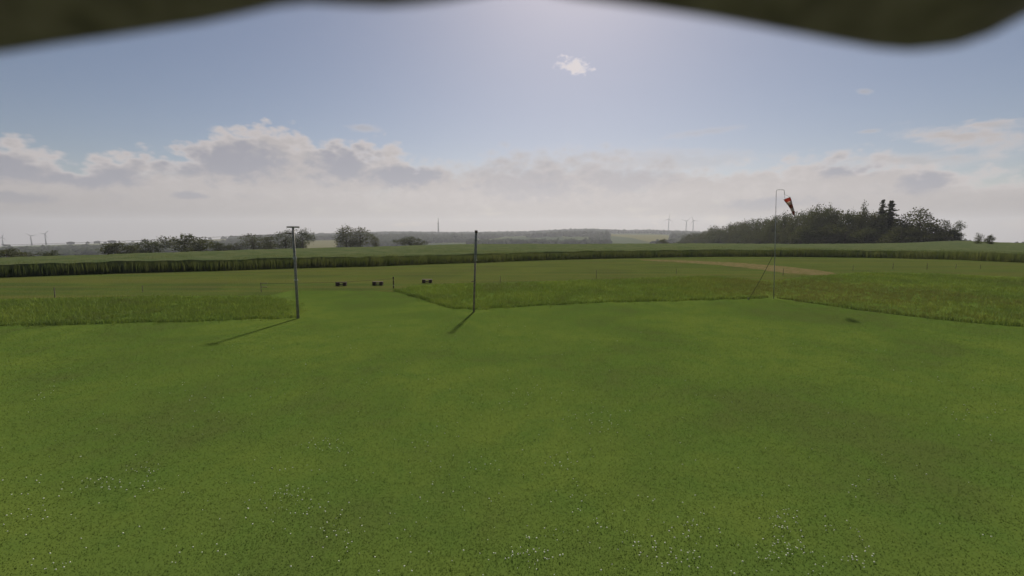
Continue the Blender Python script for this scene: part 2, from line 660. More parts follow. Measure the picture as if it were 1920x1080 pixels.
def terr(az, r):
    """height of the land at azimuth az (rad, right positive) and range r; arrays allowed"""
    az = np.asarray(az, float); r = np.asarray(r, float)
    sc, ss, rt = sl_crop(az), sl_sky(az), r_top(az)
    px1 = 1 / FPX
    z_a = np.zeros_like(r)
    t = np.maximum(r - rt, 0)
    # beyond the brow of the field the land falls away a little faster than the line of sight
    fall = -(sc * 1.18 + 3.0 * px1) * (t - 12 * (1 - np.exp(-t / 12)))
    keyr = [650., 1300., 2000., 3100., 4300., 6200.]
    keyS = [sc + 9 * px1, np.maximum(sc, ss) + 1.5 * px1, ss + 6 * px1, ss, ss + 9 * px1, ss + 10 * px1]
    z = np.where(r <= 650, 0, 0.0)
    zk = [CAM_H - R_ * S_ for R_, S_ in zip(keyr, keyS)]
    # near part
    z_end = -(sc * 1.18 + 3.0 * px1) * (np.maximum(650 - rt, 1) - 12)
    w = np.clip((r - 200) / 450, 0, 1); w = w * w * (3 - 2 * w)
    near = fall * (1 - w) + (fall + (zk[0] - z_end)) * w
    z = near
    for i in range(5):
        k = np.clip((r - keyr[i]) / (keyr[i + 1] - keyr[i]), 0, 1)
        k = k * k * (3 - 2 * k)
        seg = zk[i] * (1 - k) + zk[i + 1] * k
        z = np.where(r >= keyr[i], seg, z)
    return np.where(r <= rt, 0.0, z)


def terr_xy(x, y):
    return float(terr(math.atan2(x, y), math.hypot(x, y)))


azs = np.concatenate([np.radians(np.arange(-180, -66, 6.0)), np.radians(np.arange(-64, 64.1, 0.4)), np.radians(np.arange(66, 179, 6.0))])
rs = np.concatenate([[1.0, 8, 20], np.geomspace(30, 6000, 130)])
A, RR = np.meshgrid(azs, rs)
Zt = terr(A, RR)
# away from the picture the land stays gentle
wz = np.clip((np.abs(A) - R(75)) / R(30), 0, 1)
Zt = Zt * (1 - wz) + np.minimum(0, -0.01 * np.maximum(RR - 100, 0)) * wz
gv = np.stack([np.sin(A) * RR, np.cos(A) * RR, Zt], -1).reshape(-1, 3)
na, nr = len(azs), len(rs)
i, j = np.meshgrid(np.arange(nr - 1), np.arange(na), indexing='ij')
jn = (j + 1) % na
gf = np.stack([i * na + j, i * na + jn, (i + 1) * na + jn, (i + 1) * na + j], -1).reshape(-1, 4)
gv = np.vstack([gv, [[0, 0, 0]]])
gme = np_mesh('ground', gv, gf)
bm = bmesh.new(); bm.from_mesh(gme)
bmesh.ops.holes_fill(bm, edges=[e for e in bm.edges if e.is_boundary and all(v.co.length < 3 for v in e.verts)])
bm.to_mesh(gme); bm.free()
for p in gme.polygons:
    p.use_smooth = True
tag(obj('ground', gme, M['ground']), kind='structure')


def sheet(name, pts, z, mat, kind='structure'):
    from mathutils.geometry import tessellate_polygon
    P = [Vector((p.x, p.y, 0)) for p in pts]
    fs = []
    for a, b, c in tessellate_polygon([P]):
        up = (P[b] - P[a]).cross(P[c] - P[a]).z
        if abs(up) > 1e-9:
            fs.append((a, b, c) if up > 0 else (a, c, b))
    me = mesh(name, [(p.x, p.y, z) for p in pts], fs)
    return tag(obj(name, me, mat), kind=kind)


# edges of the unmown grass, read off the photograph on the level ground
left_px = [(-900, 640), (-300, 620), (0, 611), (150, 607), (300, 604), (420, 600), (556, 596), (552, 580), (540, 566), (505, 556), (300, 557), (0, 563), (-300, 571), (-700, 585)]
mid_px = [(738, 546), (775, 556), (810, 567), (855, 579), (885, 581), (1000, 573), (1100, 568), (1280, 564), (1440, 558), (1448, 545),
          (1440, 528), (1330, 519), (1150, 525), (1000, 530), (860, 533), (770, 538)]
right_px = [(1456, 559), (1600, 580), (1750, 598), (1920, 614), (2200, 642), (2600, 690), (2600, 590), (2200, 545), (1920, 522), (1750, 514), (1620, 512), (1520, 519), (1450, 528)]
P_left = [gnd(*p) for p in left_px]
P_mid = [gnd(*p) for p in mid_px]
P_right = [gnd(*p) for p in right_px]

lawn_pts = [Vector((-60, -14, 0)), Vector((60, -14, 0))] + [gnd(*p) for p in
            [(2600, 692), (2200, 645), (1920, 616), (1750, 600), (1600, 582), (1456, 561), (1440, 560), (1280, 566), (1100, 570),
             (1000, 575), (885, 583), (855, 581), (810, 569), (775, 558), (738, 548), (700, 541), (545, 541), (552, 580), (556, 598),
             (420, 602), (300, 606), (150, 609), (0, 613), (-300, 622), (-900, 643)]]
sheet('lawn', lawn_pts, 0.004, M['lawn'])
# mown flying strip between the meadow and the crop
near = [gnd(*p) for p in [(-700, 583), (-300, 569), (0, 561), (300, 555), (505, 554), (545, 545), (700, 545), (738, 549), (770, 536), (860, 531), (1000, 528), (1150, 523), (1330, 517), (1450, 526), (1520, 517), (1620, 510),
                          (1750, 512), (1920, 520), (2200, 543), (2600, 588)]]
far = []
for a in np.linspace(R(66), R(-66), 60):
    r = float(r_bot(a)) + 1.0
    far.append(Vector((math.sin(a) * r, math.cos(a) * r, 0)))
sheet('airstrip', near + far, 0.008, M['strip'])
# worn sandy track crossing it
tr = [gnd(*p) for p in [(1200, 486.5), (1290, 488.5), (1380, 492.5), (1450, 497.5), (1520, 505), (1572, 513), (1545, 517), (1480, 513), (1420, 505), (1350, 497), (1270, 491.5), (1205, 488.5)]]
trk = []
for k, p in enumerate(tr):
    n = tr[(k + 1) % len(tr)]
    for s in np.linspace(0, 1, 8)[:-1]:
        c = p.lerp(n, s)
        trk.append(c + Vector((random.uniform(-.25, .25), random.uniform(-.5, .5), 0)))
sheet('dirt_track', trk, 0.012, M['track'])


# ------------------------------------------------------------------ grass, crop (uncountable)
def in_poly(px, py, poly):
    ins = np.zeros(len(px), bool)
    n = len(poly)
    for k in range(n):
        x0, y0, x1, y1 = poly[k].x, poly[k].y, poly[(k + 1) % n].x, poly[(k + 1) % n].y
        if y0 == y1:
            continue
        c = ((y0 > py) != (y1 > py)) & (px < (x1 - x0) * (py - y0) / (y1 - y0) + x0)
        ins ^= c
    return ins


def blades(x, y, z0, h, w, lean, shade, seg=1, tip=1.0):
    """arrays of blades: seg 1 = one triangle, seg 2 = a bent blade of three"""
    n = len(x)
    a = rng.uniform(0, 2 * math.pi, n)
    ca, sa = np.cos(a), np.sin(a)
    b = rng.uniform(0, 2 * math.pi, n)
    lx, ly = np.cos(b) * lean * h, np.sin(b) * lean * h
    L = np.stack([x - ca * w, y - sa * w, z0], -1)
    Rr = np.stack([x + ca * w, y + sa * w, z0], -1)
    T = np.stack([x + lx, y + ly, z0 + h], -1)
    if seg == 1:
        V = np.stack([L, Rr, T], 1).reshape(-1, 3)
        F = np.arange(3 * n).reshape(-1, 3)
        return V, F, np.repeat(shade, 3)
    m1 = np.stack([x + lx * .3 - ca * w * .8, y + ly * .3 - sa * w * .8, z0 + h * .58], -1)
    m2 = np.stack([x + lx * .3 + ca * w * .8, y + ly * .3 + sa * w * .8, z0 + h * .58], -1)
    V = np.stack([L, Rr, m1, m2, T], 1).reshape(-1, 3)
    o = (np.arange(n) * 5)[:, None]
    F = np.concatenate([o + [0, 1, 3], o + [0, 3, 2], o + [2, 3, 4]], 0)
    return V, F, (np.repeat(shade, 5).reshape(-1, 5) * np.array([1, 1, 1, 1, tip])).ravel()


def value_noise(x, y, s, seed):
    g = np.random.default_rng(seed).random((64, 64))
    u, v = x / s, y / s
    i0, j0 = np.floor(u).astype(int), np.floor(v).astype(int)
    fu, fv = u - i0, v - j0
    fu, fv = fu * fu * (3 - 2 * fu), fv * fv * (3 - 2 * fv)
    f = lambda a, b: g[a % 64, b % 64]
    return (f(i0, j0) * (1 - fu) + f(i0 + 1, j0) * fu) * (1 - fv) + (f(i0, j0 + 1) * (1 - fu) + f(i0 + 1, j0 + 1) * fu) * fv


def pol(n, r0, r1, amax=62):
    r = r0 + (r1 - r0) * rng.random(n) ** 1.15
    a = R(amax) * (2 * rng.random(n) - 1)
    return np.sin(a) * r, np.cos(a) * r, r


# mown lawn
x, y, r = pol(620000, 4.6, 36)
k = in_poly(x, y, lawn_pts)
x, y, r = x[k], y[k], r[k]
cl = value_noise(x, y, .35, 3) * .6 + value_noise(x, y, 1.3, 4) * .4
h = (.006 + .006 * cl + .006 * rng.random(len(x)))
w = .0022 + .00042 * r
sh = rng.uniform(.9, 1.12, len(x)) * (.94 + .12 * cl) * np.where(rng.random(len(x)) < .03, 1.6, 1.0)
V, F, C = blades(x, y, np.full(len(x), .004), h, w, 1.1, sh)
tag(obj('lawn_grass', np_mesh('lawn_grass', V, F, C), M['blade']), 'short mown grass of the wide green lawn', 'grass', kind='stuff')


def tall(name, poly, n, h0, label):
    xs = [p.x for p in poly]; ys = [p.y for p in poly]
    # clumps of blades
    cx = rng.uniform(min(xs), max(xs), n * 6); cy = rng.uniform(min(ys), max(ys), n * 6)
    k = in_poly(cx + rng.normal(0, .22, n * 6), cy + rng.normal(0, .35, n * 6), poly) & (np.abs(np.arctan2(cx, cy)) < R(64))
    cx, cy = cx[k][:n], cy[k][:n]
    x = np.repeat(cx, 9) + rng.normal(0, .10, len(cx) * 9)
    y = np.repeat(cy, 9) + rng.normal(0, .10, len(cx) * 9)
    q = value_noise(x, y, 1.4, 8) * .6 + value_noise(x, y, 4.5, 9) * .4
    h = h0 * (.5 + .8 * q) * rng.uniform(.6, 1.2, len(x))
    sh = rng.uniform(.88, 1.14, len(x))
    seed = rng.random(len(x)) < .025
    h = np.where(seed, h * 1.5 + .05, h); sh = np.where(seed, sh * 1.4, sh)
    V, F, C = blades(x, y, np.full(len(x), .0), h, np.full(len(x), .008), .5, sh, 2)
    return tag(obj(name, np_mesh(name, V, F, C), M['tall']), label, 'grass', kind='stuff')


MG = []
MG.append(tall('meadow_grass', P_left, 10000, .16, 'taller unmown grass left of the T topped pole'))
MG.append(tall('meadow_grass', P_mid, 8000, .16, 'taller unmown grass between the bare pole and the windsock'))
MG.append(tall('meadow_grass', P_right, 12000, .16, 'taller browning grass right of the windsock'))

# uncut stems added along the mower's edge to give its shaded dark line
def fringe(parent, px_line, per_m=150):
    P = [gnd(*p) for p in px_line]
    X, Y = [], []
    for a, b in zip(P[:-1], P[1:]):
        m = int((b - a).length * per_m)
        t = rng.random(m)
        X.append(a.x + (b.x - a.x) * t); Y.append(a.y + (b.y - a.y) * t)
    X, Y = np.concatenate(X), np.concatenate(Y)
    wob = (value_noise(X, Y, .8, 41) - .5) * .5
    X = X + rng.normal(0, .06, len(X)); Y = Y + np.abs(rng.normal(0, .13, len(Y))) + wob
    h = (.08 + .13 * value_noise(X, Y, .9, 42) + .07 * value_noise(X, Y, 5, 43)) * rng.uniform(.7, 1.1, len(X))
    V, F, C = blades(X, Y, np.zeros(len(X)), h, np.full(len(X), .008), .3, rng.uniform(1.0, 1.3, len(X)), 2)
    tag(obj('shaded_edge_stems', np_mesh('shaded_edge_stems', V, F, C), M['upright'], parent), kind='stuff')


fringe(MG[0], left_px[:7])
fringe(MG[1], mid_px[:9])
fringe(MG[2], right_px[:6])

# white clover heads, in drifts
fl = []
clusters = [(80, 740, 20, 6), (360, 765, 40, 10), (400, 785, 50, 5), (205, 912, 22, 16), (270, 886, 14, 12), (120, 915, 50, 10), (290, 920, 30, 10), (60, 960, 50, 14),
            (95, 1065, 30, 8), (620, 845, 22, 16), (585, 838, 20, 5), (555, 885, 40, 8), (500, 945, 50, 18), (540, 930, 26, 14), (580, 960, 40, 10), (640, 1000, 26, 10),
            (800, 830, 40, 8), (930, 745, 40, 6), (880, 880, 60, 10), (770, 945, 90, 12), (1050, 870, 26, 12), (1110, 790, 40, 14), (1135, 800, 26, 8), (1010, 735, 30, 8),
            (1200, 965, 90, 12), (1000, 1045, 40, 20), (960, 1060, 50, 14), (1230, 1040, 50, 22), (1290, 1000, 30, 10), (1260, 1060, 60, 18), (1470, 1035, 32, 26), (1460, 990, 20, 12),
            (1480, 970, 16, 8), (1620, 925, 30, 7), (1500, 1060, 40, 10), (1610, 1050, 24, 14), (1820, 772, 26, 9), (1790, 780, 16, 4), (1370, 750, 40, 5), (1120, 935, 40, 6),
            (1090, 1000, 60, 10), (1690, 890, 30, 4), (700, 1070, 90, 10), (350, 1040, 60, 6), (1560, 1000, 30, 8)]
for cx, cy, s, n in clusters:
    for _ in range(int(n * 1.5)):
        X, Y = random.gauss(cx, s), random.gauss(cy, s * .4)
        if Y > 640:
            p = gnd(X, Y); fl.append((p.x, p.y))
for _ in range(330):
    r_ = 5 + 15 * random.random() ** 1.3; a_ = R(random.uniform(-60, 60))
    fl.append((math.sin(a_) * r_, math.cos(a_) * r_))
ico = bmesh.new(); bmesh.ops.create_icosphere(ico, subdivisions=1, radius=1.0)
iv = np.array([v.co[:] for v in ico.verts]); ifc = np.array([[v.index for v in f.verts] for f in ico.faces]); ico.free()
n = len(fl)
sz = rng.uniform(.0045, .0108, n)
V = (iv[None] * sz[:, None, None] * np.array([1, 1, .8])) + np.array([[a, b, 0.0] for a, b in fl])[:, None, :]
V[:, :, 2] += rng.uniform(.05, .075, n)[:, None]
F = ifc[None] + (np.arange(n) * len(iv))[:, None, None]
fo = obj('clover_flowers', np_mesh('clover_flowers', V.reshape(-1, 3), F.reshape(-1, 3)), M['petal'])
tag(fo, 'tiny white clover heads scattered in drifts over the lawn', 'flowers', kind='stuff')
sx = np.array([a for a, b in fl]); sy = np.array([b for a, b in fl])
V, F, C = blades(sx, sy, np.zeros(n), np.full(n, .06), np.full(n, .002), .02, np.full(n, 1.0))
tag(obj('stalks', np_mesh('stalks', V, F, C), M['blade'], fo), kind='stuff')

# cereal field: canopy in depth, then the stalks that show along its near side and on top
aa = np.radians(np.arange(-66, 66.01, 0.22))
depth = np.concatenate([[2.6, 3.0], np.geomspace(3.5, 130, 60)])
A, Dp = np.meshgrid(aa, depth)
RRr = np.minimum(r_bot(A) + Dp, r_top(A) + 45)
RRr = r_bot(A) + Dp * np.clip((r_top(A) + 40 - r_bot(A)) / 130, .2, 1.5)
X, Y = np.sin(A) * RRr, np.cos(A) * RRr
Zc = terr(A, RRr) + CROP_H - .22 + .16 * (value_noise(X, Y, 1.1, 21) - .5) + .16 * (value_noise(X, Y, 6, 22) - .5)
top = np.stack([X, Y, Zc], -1)
skirt = top[:1].copy(); skirt[:, :, 2] = 0
allr = np.concatenate([skirt, top], 0)
na, nr = len(aa), len(allr)
i, j = np.meshgrid(np.arange(nr - 1), np.arange(na - 1), indexing='ij')
F = np.stack([i * na + j, i * na + j + 1, (i + 1) * na + j + 1, (i + 1) * na + j], -1).reshape(-1, 4)
crop = obj('crop_field', np_mesh('crop_field', allr.reshape(-1, 3), F, np.full(nr * na, 1.45)), M['crop'])  # canopy colour raised for pale ears and the light on the field's top
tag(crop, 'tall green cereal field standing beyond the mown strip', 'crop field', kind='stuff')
n = 180000
a = rng.uniform(aa[0], aa[-1], n)
d = rng.exponential(9.0, n) * (rng.random(n) < .8) + rng.random(n) * 4.0
r_ = r_bot(a) + d
X, Y = np.sin(a) * r_, np.cos(a) * r_
h = CROP_H * (.82 + .1 * value_noise(X, Y, .9, 25) + .2 * value_noise(X, Y, 7, 26)) * rng.uniform(.8, 1.1, n)
zz = terr(a, r_)
V, F, C = blades(X, Y, zz, h, np.full(n, .014), .16, rng.uniform(.92, 1.1, n), 2, 1.15)  # stalk tips lightened in colour too, as ears catching light
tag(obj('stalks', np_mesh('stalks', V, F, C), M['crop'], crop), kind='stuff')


# ------------------------------------------------------------------ trees
def leaf_cloud(centres, n, size, seed, flat=0.0, drop=0.0):
    """quads spread through lobes (cx,cy,cz,rx,ry,rz), denser towards their skins, with gaps"""
    g = np.random.default_rng(seed)
    wts = np.array([c[3] * c[4] + c[3] * c[5] for c in centres]); wts = wts / wts.sum()
    ci = g.choice(len(centres), n, p=wts)
    c = np.array(centres)[ci]
    d = g.normal(size=(n, 3)); d /= np.linalg.norm(d, axis=1)[:, None]
    rad = g.random(n) ** .42
    lump = 1 + .22 * np.sin(d[:, 0] * 5 + ci) * np.sin(d[:, 1] * 6 + 2 * ci) + .18 * np.sin(d[:, 2] * 7 + ci * 3)
    p = c[:, :3] + d * c[:, 3:] * (rad * lump)[:, None]
    if drop:
        kk = np.sin(p[:, 0] * 2.1) * np.sin(p[:, 1] * 1.7 + 1) * np.sin(p[:, 2] * 2.3 + 2) < drop
        p, d, ci = p[kk], d[kk], ci[kk]
    n = len(p)
    u = g.normal(size=(n, 3)); u /= np.linalg.norm(u, axis=1)[:, None]
    v = np.cross(u, g.normal(size=(n, 3))); v /= np.linalg.norm(v, axis=1)[:, None]
    s = size * g.uniform(.55, 1.35, n)[:, None]
    V = np.stack([p - u * s * .5, p + v * s * .35, p + u * s * .5, p - v * s * .35], 1).reshape(-1, 3)
    F = np.arange(4 * n).reshape(-1, 4)
    return V, F, np.repeat(g.random(n), 4)


def trunk_mesh(h, r0, limbs, seed):
    g = random.Random(seed)
    parts = [tube([(0, 0, -.3), (.05 * h * g.uniform(-1, 1) * .3, 0, h * .35), (0.03 * h * g.uniform(-1, 1), .02 * h * g.uniform(-1, 1), h * .9)], [r0 * 1.25, r0 * .8, r0 * .2], 7)]
    for _ in range(limbs):
        z = h * g.uniform(.22, .7); a = g.uniform(0, 6.28); L = h * g.uniform(.18, .34)
        parts.append(tube([(0, 0, z), (math.cos(a) * L * .5, math.sin(a) * L * .5, z + L * .35), (math.cos(a) * L, math.sin(a) * L, z + L * .6)], [r0 * .45, r0 * .28, r0 * .08], 5))
    v, f = join(*parts)
    return mesh('trunk', v, f, True)


# every prototype is one metre tall and about as wide as it is tall; scaled when it is placed
def proto_broad(seed, lobes, n, spread=.34, base=.05, size=.034, drop=0.0):
    g = random.Random(seed)
    cs = []
    for k in range(lobes):
        t = k / max(1, lobes - 1)
        z = base + .16 + (.62 - base) * t + g.uniform(-.05, .05)
        rr = spread * math.sin(math.pi * (0.22 + .66 * t)) * g.uniform(.5, .85)
        a = g.uniform(0, 6.28) + k * 2.4
        sz = g.uniform(.13, .21) * (1.15 - .35 * t)
        cs.append((math.cos(a) * rr, math.sin(a) * rr, z, sz * 1.15, sz * 1.15, sz * .95))
    cs.append((0, 0, .5, spread * .62, spread * .62, .34))
    V, F, C = leaf_cloud(cs, n, size, seed, drop=drop)
    lo, hi = V[:, 2].min(), V[:, 2].max()
    hi = np.percentile(V[:, 2], 95)
    V[:, 2] = (V[:, 2] - lo) / (hi - lo) * (1 - base) + base
    return np_mesh('crown', V, F, C), trunk_mesh(1.0, .022, 7, seed)


def proto_spruce(seed, n_l=21):
    g = np.random.default_rng(seed)
    Vs, Fs, Cs = [], [], []
    o = 0
    for k in range(n_l):
        t = k / (n_l - 1)
        z0 = .06 + .9 * t
        rad = (.20 * (1 - t) ** .8 + .012)
        nb = int(12 - 6 * t)
        for b in range(nb):
            a = 2 * math.pi * (b + g.random()) / nb
            L = rad * g.uniform(.5, 1.25)
            z = z0 + g.uniform(-.035, .03)
            m = max(6, int(26 * L / .2))
            s = np.linspace(.08, 1, m)
            px = np.cos(a) * L * s + g.normal(0, .006, m); py = np.sin(a) * L * s + g.normal(0, .006, m)
            pz = z - .10 * L / .2 * s ** 1.3 + .02 * s ** 3 + g.normal(0, .006, m)
            p = np.stack([px, py, pz], -1)
            u = g.normal(size=(m, 3)); u /= np.linalg.norm(u, axis=1)[:, None]
            v = np.cross(u, g.normal(size=(m, 3))); v /= np.linalg.norm(v, axis=1)[:, None]
            q = g.uniform(.016, .03, m)[:, None] * (1.1 - .5 * s[:, None])
            Vs.append(np.stack([p - u * q, p + v * q * .7, p + u * q, p - v * q * .7 - [0, 0, .006]], 1).reshape(-1, 3))
            Fs.append(np.arange(4 * m).reshape(-1, 4) + o); o += 4 * m
            Cs.append(np.repeat(g.random(m), 4))
    return np_mesh('crown', np.concatenate(Vs), np.concatenate(Fs), np.concatenate(Cs)), trunk_mesh(1.0, .014, 0, seed)


PR = {}
for k in range(5):
    PR['broad%d' % k] = (proto_broad(100 + k, 11 + k, 2600), M['leaf'])
for k in range(2):
    PR['loose%d' % k] = (proto_broad(200 + k, 13, 1500, .30, .10, .038, .12), M['pale'])
for k in range(3):
    PR['bush%d' % k] = (proto_broad(300 + k, 10, 3200, .42, .0, .042), M['leaf'])
for k in range(2):
    PR['spruce%d' % k] = (proto_spruce(400 + k), M['spruce'])
PR_W = {}
for key, ((cme, tme), mat) in PR.items():
    cme.materials.append(mat); tme.materials.append(M['bark'])
    co = np.empty(len(cme.vertices) * 3, np.float32); cme.vertices.foreach_get('co', co); co = co.reshape(-1, 3)
    PR_W[key] = float(np.percentile(np.abs(co[:, 0]), 97)) * 2


def plant_tree(name, key, X, Y, height, width, label, cat='tree', group=None, z=None):
    (cme, tme), mat = PR[key]
    z = terr_xy(X, Y) if z is None else z
    t = thing(name, label, cat, (X, Y, z), random.uniform(0, 6.28), group)
    t.scale = (width / PR_W[key], width / PR_W[key], height)
    obj('crown', cme, None, t); obj('trunk', tme, None, t)
    return t


def tree_px(name, key, x, ytop, wpx, Rr, label, cat='tree', group=None):
    """a tree whose top is seen at x, ytop, standing on the land at range Rr"""
    a, _ = azel(x, HORIZ)
    X, Y = math.sin(a) * Rr, math.cos(a) * Rr
    z = terr_xy(X, Y)
    zt = at(x, ytop, Y).z
    return plant_tree(name, key, X, Y, zt - z, wpx / FPX * Y, label, cat, group)


# hedgerow trees and shrubs beyond the field, left of the middle
L = [('hedge_shrub', 'bush0', 6, 470, 60, 190, 'dark shrub at the left end of the far hedgerow', 'shrub'),
     ('hedge_shrub', 'bush1', 93, 473, 44, 190, 'low brownish shrub peeping over the crop below the left wind turbines', 'shrub'),
     ('hedge_tree', 'bush2', 216, 458, 60, 215, 'round dark tree, leftmost of the three left of the T topped pole', 'tree'),
     ('hedge_tree', 'bush1', 275, 454, 56, 225, 'rounded tree between two dark ones left of the T topped pole', 'tree'),
     ('hedge_tree', 'bush0', 344, 445, 76, 230, 'broad domed dark tree standing highest of the left hedgerow', 'tree'),
     ('hedge_shrub', 'bush2', 410, 457, 32, 240, 'small round shrub beside the broad domed tree', 'shrub'),
     ('hedge_shrub', 'bush1', 438, 459, 30, 240, 'low shrub at the left foot of the tree clump by the pole', 'shrub'),
     ('hedge_tree', 'broad0', 474, 443, 54, 245, 'dense tree at the left end of the clump by the T topped pole', 'tree'),
     ('hedge_tree', 'broad1', 507, 445, 42, 250, 'dull green tree in the middle of the clump by the T topped pole', 'tree'),
     ('hedge_tree', 'broad2', 535, 436, 46, 245, 'taller dark tree just left of the T topped pole', 'tree'),
     ('hedge_tree', 'broad3', 567, 434, 34, 245, 'upright tree just right of the T topped pole', 'tree'),
     ('field_tree', 'broad4', 648, 429, 46, 260, 'left of the twin trees standing alone beyond the crop', 'tree'),
     ('field_tree', 'broad0', 675, 431, 44, 262, 'right of the twin trees standing alone beyond the crop', 'tree'),
     ('field_shrub', 'broad2', 703, 446, 16, 265, 'small lone sapling right of the twin trees', 'shrub'),
     ('field_shrub', 'bush1', 768, 447, 58, 270, 'wide low bush beyond the crop left of the bare pole', 'shrub'),
     ('field_shrub', 'bush0', 1243, 450, 18, 330, 'little bush beyond the crop below the three right wind turbines', 'shrub'),
     ('hill_bush', 'loose0', 1835, 440, 16, 176, 'left of two small bushes on the field brow at far right', 'shrub'),
     ('hill_bush', 'bush2', 1857, 443, 14, 176, 'right of two small bushes on the field brow at far right', 'shrub')]
for nme, key, x, yt, wd, Rr, lab, cat in L:
    tree_px(nme, key, x, yt, wd * .92, Rr, lab, cat)

# the wood on the right: outline of its tops, receding to the left
w_top = [(1283, 447), (1300, 441), (1318, 437), (1337, 429), (1352, 432), (1372, 424), (1392, 419), (1412, 420), (1432, 415), (1452, 411),
         (1474, 407), (1496, 408), (1516, 398), (1540, 396), (1562, 399), (1584, 401), (1604, 402), (1626, 404), (1640, 405), (1668, 410), (1690, 418)]
wr = lambda x: float(np.interp(x, [1283, 1340, 1400, 1460, 1520, 1600, 1680, 1810], [640, 500, 400, 330, 285, 268, 255, 245]))
wt = lambda x: float(np.interp(x, [p[0] for p in w_top], [p[1] for p in w_top]))
GRP = 'trees of the dense wood right of the windsock'
n_w = 0
x = 1286.0
while x < 1672:
    wd = float(np.interp(x, [1286, 1400, 1520, 1680], [20, 26, 33, 34])) * random.uniform(.85, 1.25)
    tree_px('wood_tree', 'broad%d' % (n_w % 5), x, wt(x) + random.uniform(-4, 4), wd, wr(x), 'dark broadleaf tree along the front of the dense wood', 'tree', GRP)
    tree_px('wood_tree', 'broad%d' % ((n_w + 2) % 5), x + wd * .25, wt(x + wd * .25) + random.uniform(1, 5), wd * 1.1, wr(x) + 14, 'dark broadleaf tree deep in the dense wood', 'tree', GRP)
    tree_px('wood_shrub', 'bush%d' % (n_w % 3), x + random.uniform(-5, 5), (wt(x) * .5 + 456 * .5) + random.uniform(-3, 3), wd * 1.3, wr(x) - 6, 'dark shrub filling the foot of the dense wood', 'shrub', 'shrubs along the foot of the wood')
    x += wd * .52
    n_w += 1
for nme, key, x, yt, wd, Rr, lab in [
        ('spruce_tree', 'spruce0', 1650, 374, 40, 262, 'left of the two tall spruces rising above the wood'),
        ('spruce_tree', 'spruce1', 1666, 376, 50, 256, 'right of the two tall spruces, with drooping side branches'),
        ('slender_tree', 'loose1', 1613, 387, 15, 264, 'thin tree poking up from the wood left of the spruces'),
        ('wood_edge_tree', 'loose0', 1695, 407, 30, 250, 'pale loose tree just right of the tall spruces'),
        ('wood_edge_tree', 'loose1', 1722, 398, 48, 250, 'large open crowned tree right of the spruces'),
        ('wood_edge_tree', 'broad3', 1722, 418, 52, 253, 'dark tree behind the large open crowned tree'),
        ('wood_edge_tree', 'broad1', 1700, 424, 44, 252, 'dark tree filling the gap beside the spruces'),
        ('wood_edge_tree', 'broad2', 1752, 424, 34, 250, 'lower dark tree right of the open crowned tree'),
        ('wood_edge_tree', 'loose0', 1771, 417, 26, 248, 'spiky topped tree, second from the right end of the wood'),
        ('wood_edge_tree', 'broad4', 1772, 430, 34, 250, 'low dark tree under the spiky topped tree'),
        ('wood_edge_tree', 'loose1', 1791, 419, 24, 246, 'open crowned tree at the right end of the wood'),
        ('wood_edge_shrub', 'bush2', 1790, 435, 30, 247, 'dark shrub at the foot of the right end of the wood'),
        ('wood_edge_shrub', 'bush0', 1740, 436, 60, 244, 'wide dark shrub below the open crowned trees'),
        ('wood_edge_shrub', 'bush1', 1690, 430, 60, 244, 'wide dark shrub below the tall spruces')]:
    tree_px(nme, key, x, yt, wd, Rr, lab, 'shrub' if 'shrub' in nme else 'tree')

# far forest on the ridges: one mass of crowns
fa, fr = [], []
n = 60000
a = rng.uniform(R(-54), R(50), n); r = rng.uniform(1150, 3250, n)
z = terr(a, r)
sl = (CAM_H - z) / r
xpx = 960 + FPX * np.tan(a) / math.cos(PITCH)
up = sl_sky(a)
below = (sl - up) * FPX            # photo pixels under the skyline
fld = np.zeros(n, bool)


def field(x0, x1, r0, r1):
    global fld
    wob = 120 * (value_noise(a * 900, r, 60, 31) - .5)
    fld |= (xpx > x0) & (xpx < x1) & (r + wob > r0) & (r + wob < r1)


field(560, 640, 1100, 1900)
field(780, 880, 1100, 1500)
field(880, 1110, 1350, 1750)
field(1140, 1260, 1150, 2500)
field(-400, 430, 1850, 3000)
field(1050, 1130, 2300, 2600)
field(690, 830, 2300, 2500)
keep = ~fld & ((value_noise(np.sin(a) * r, np.cos(a) * r, 170, 33) > .22) | (r > 2900))
keep &= ~((xpx < 430) & (r > 2950) & (rng.random(n) < .97))
a, r, z = a[keep][:22000], r[keep][:22000], z[keep][:22000]
n = len(a)
sz = rng.uniform(7, 13, n)
pc = np.stack([np.sin(a) * r, np.cos(a) * r, z + sz * .35], -1)
jit = 1 + .28 * rng.normal(size=(n, len(iv), 1))
V = iv[None] * sz[:, None, None] * jit * np.array([1.1, 1.1, .8]) + pc[:, None, :]
F = ifc[None] + (np.arange(n) * len(iv))[:, None, None]
C = np.repeat(rng.random(n), len(iv))
tag(obj('distant_forest', np_mesh('distant_forest', V.reshape(-1, 3), F.reshape(-1, 3), C), M['canopy']),
    'blue grey forest covering the ridges on the horizon', 'forest', kind='stuff')


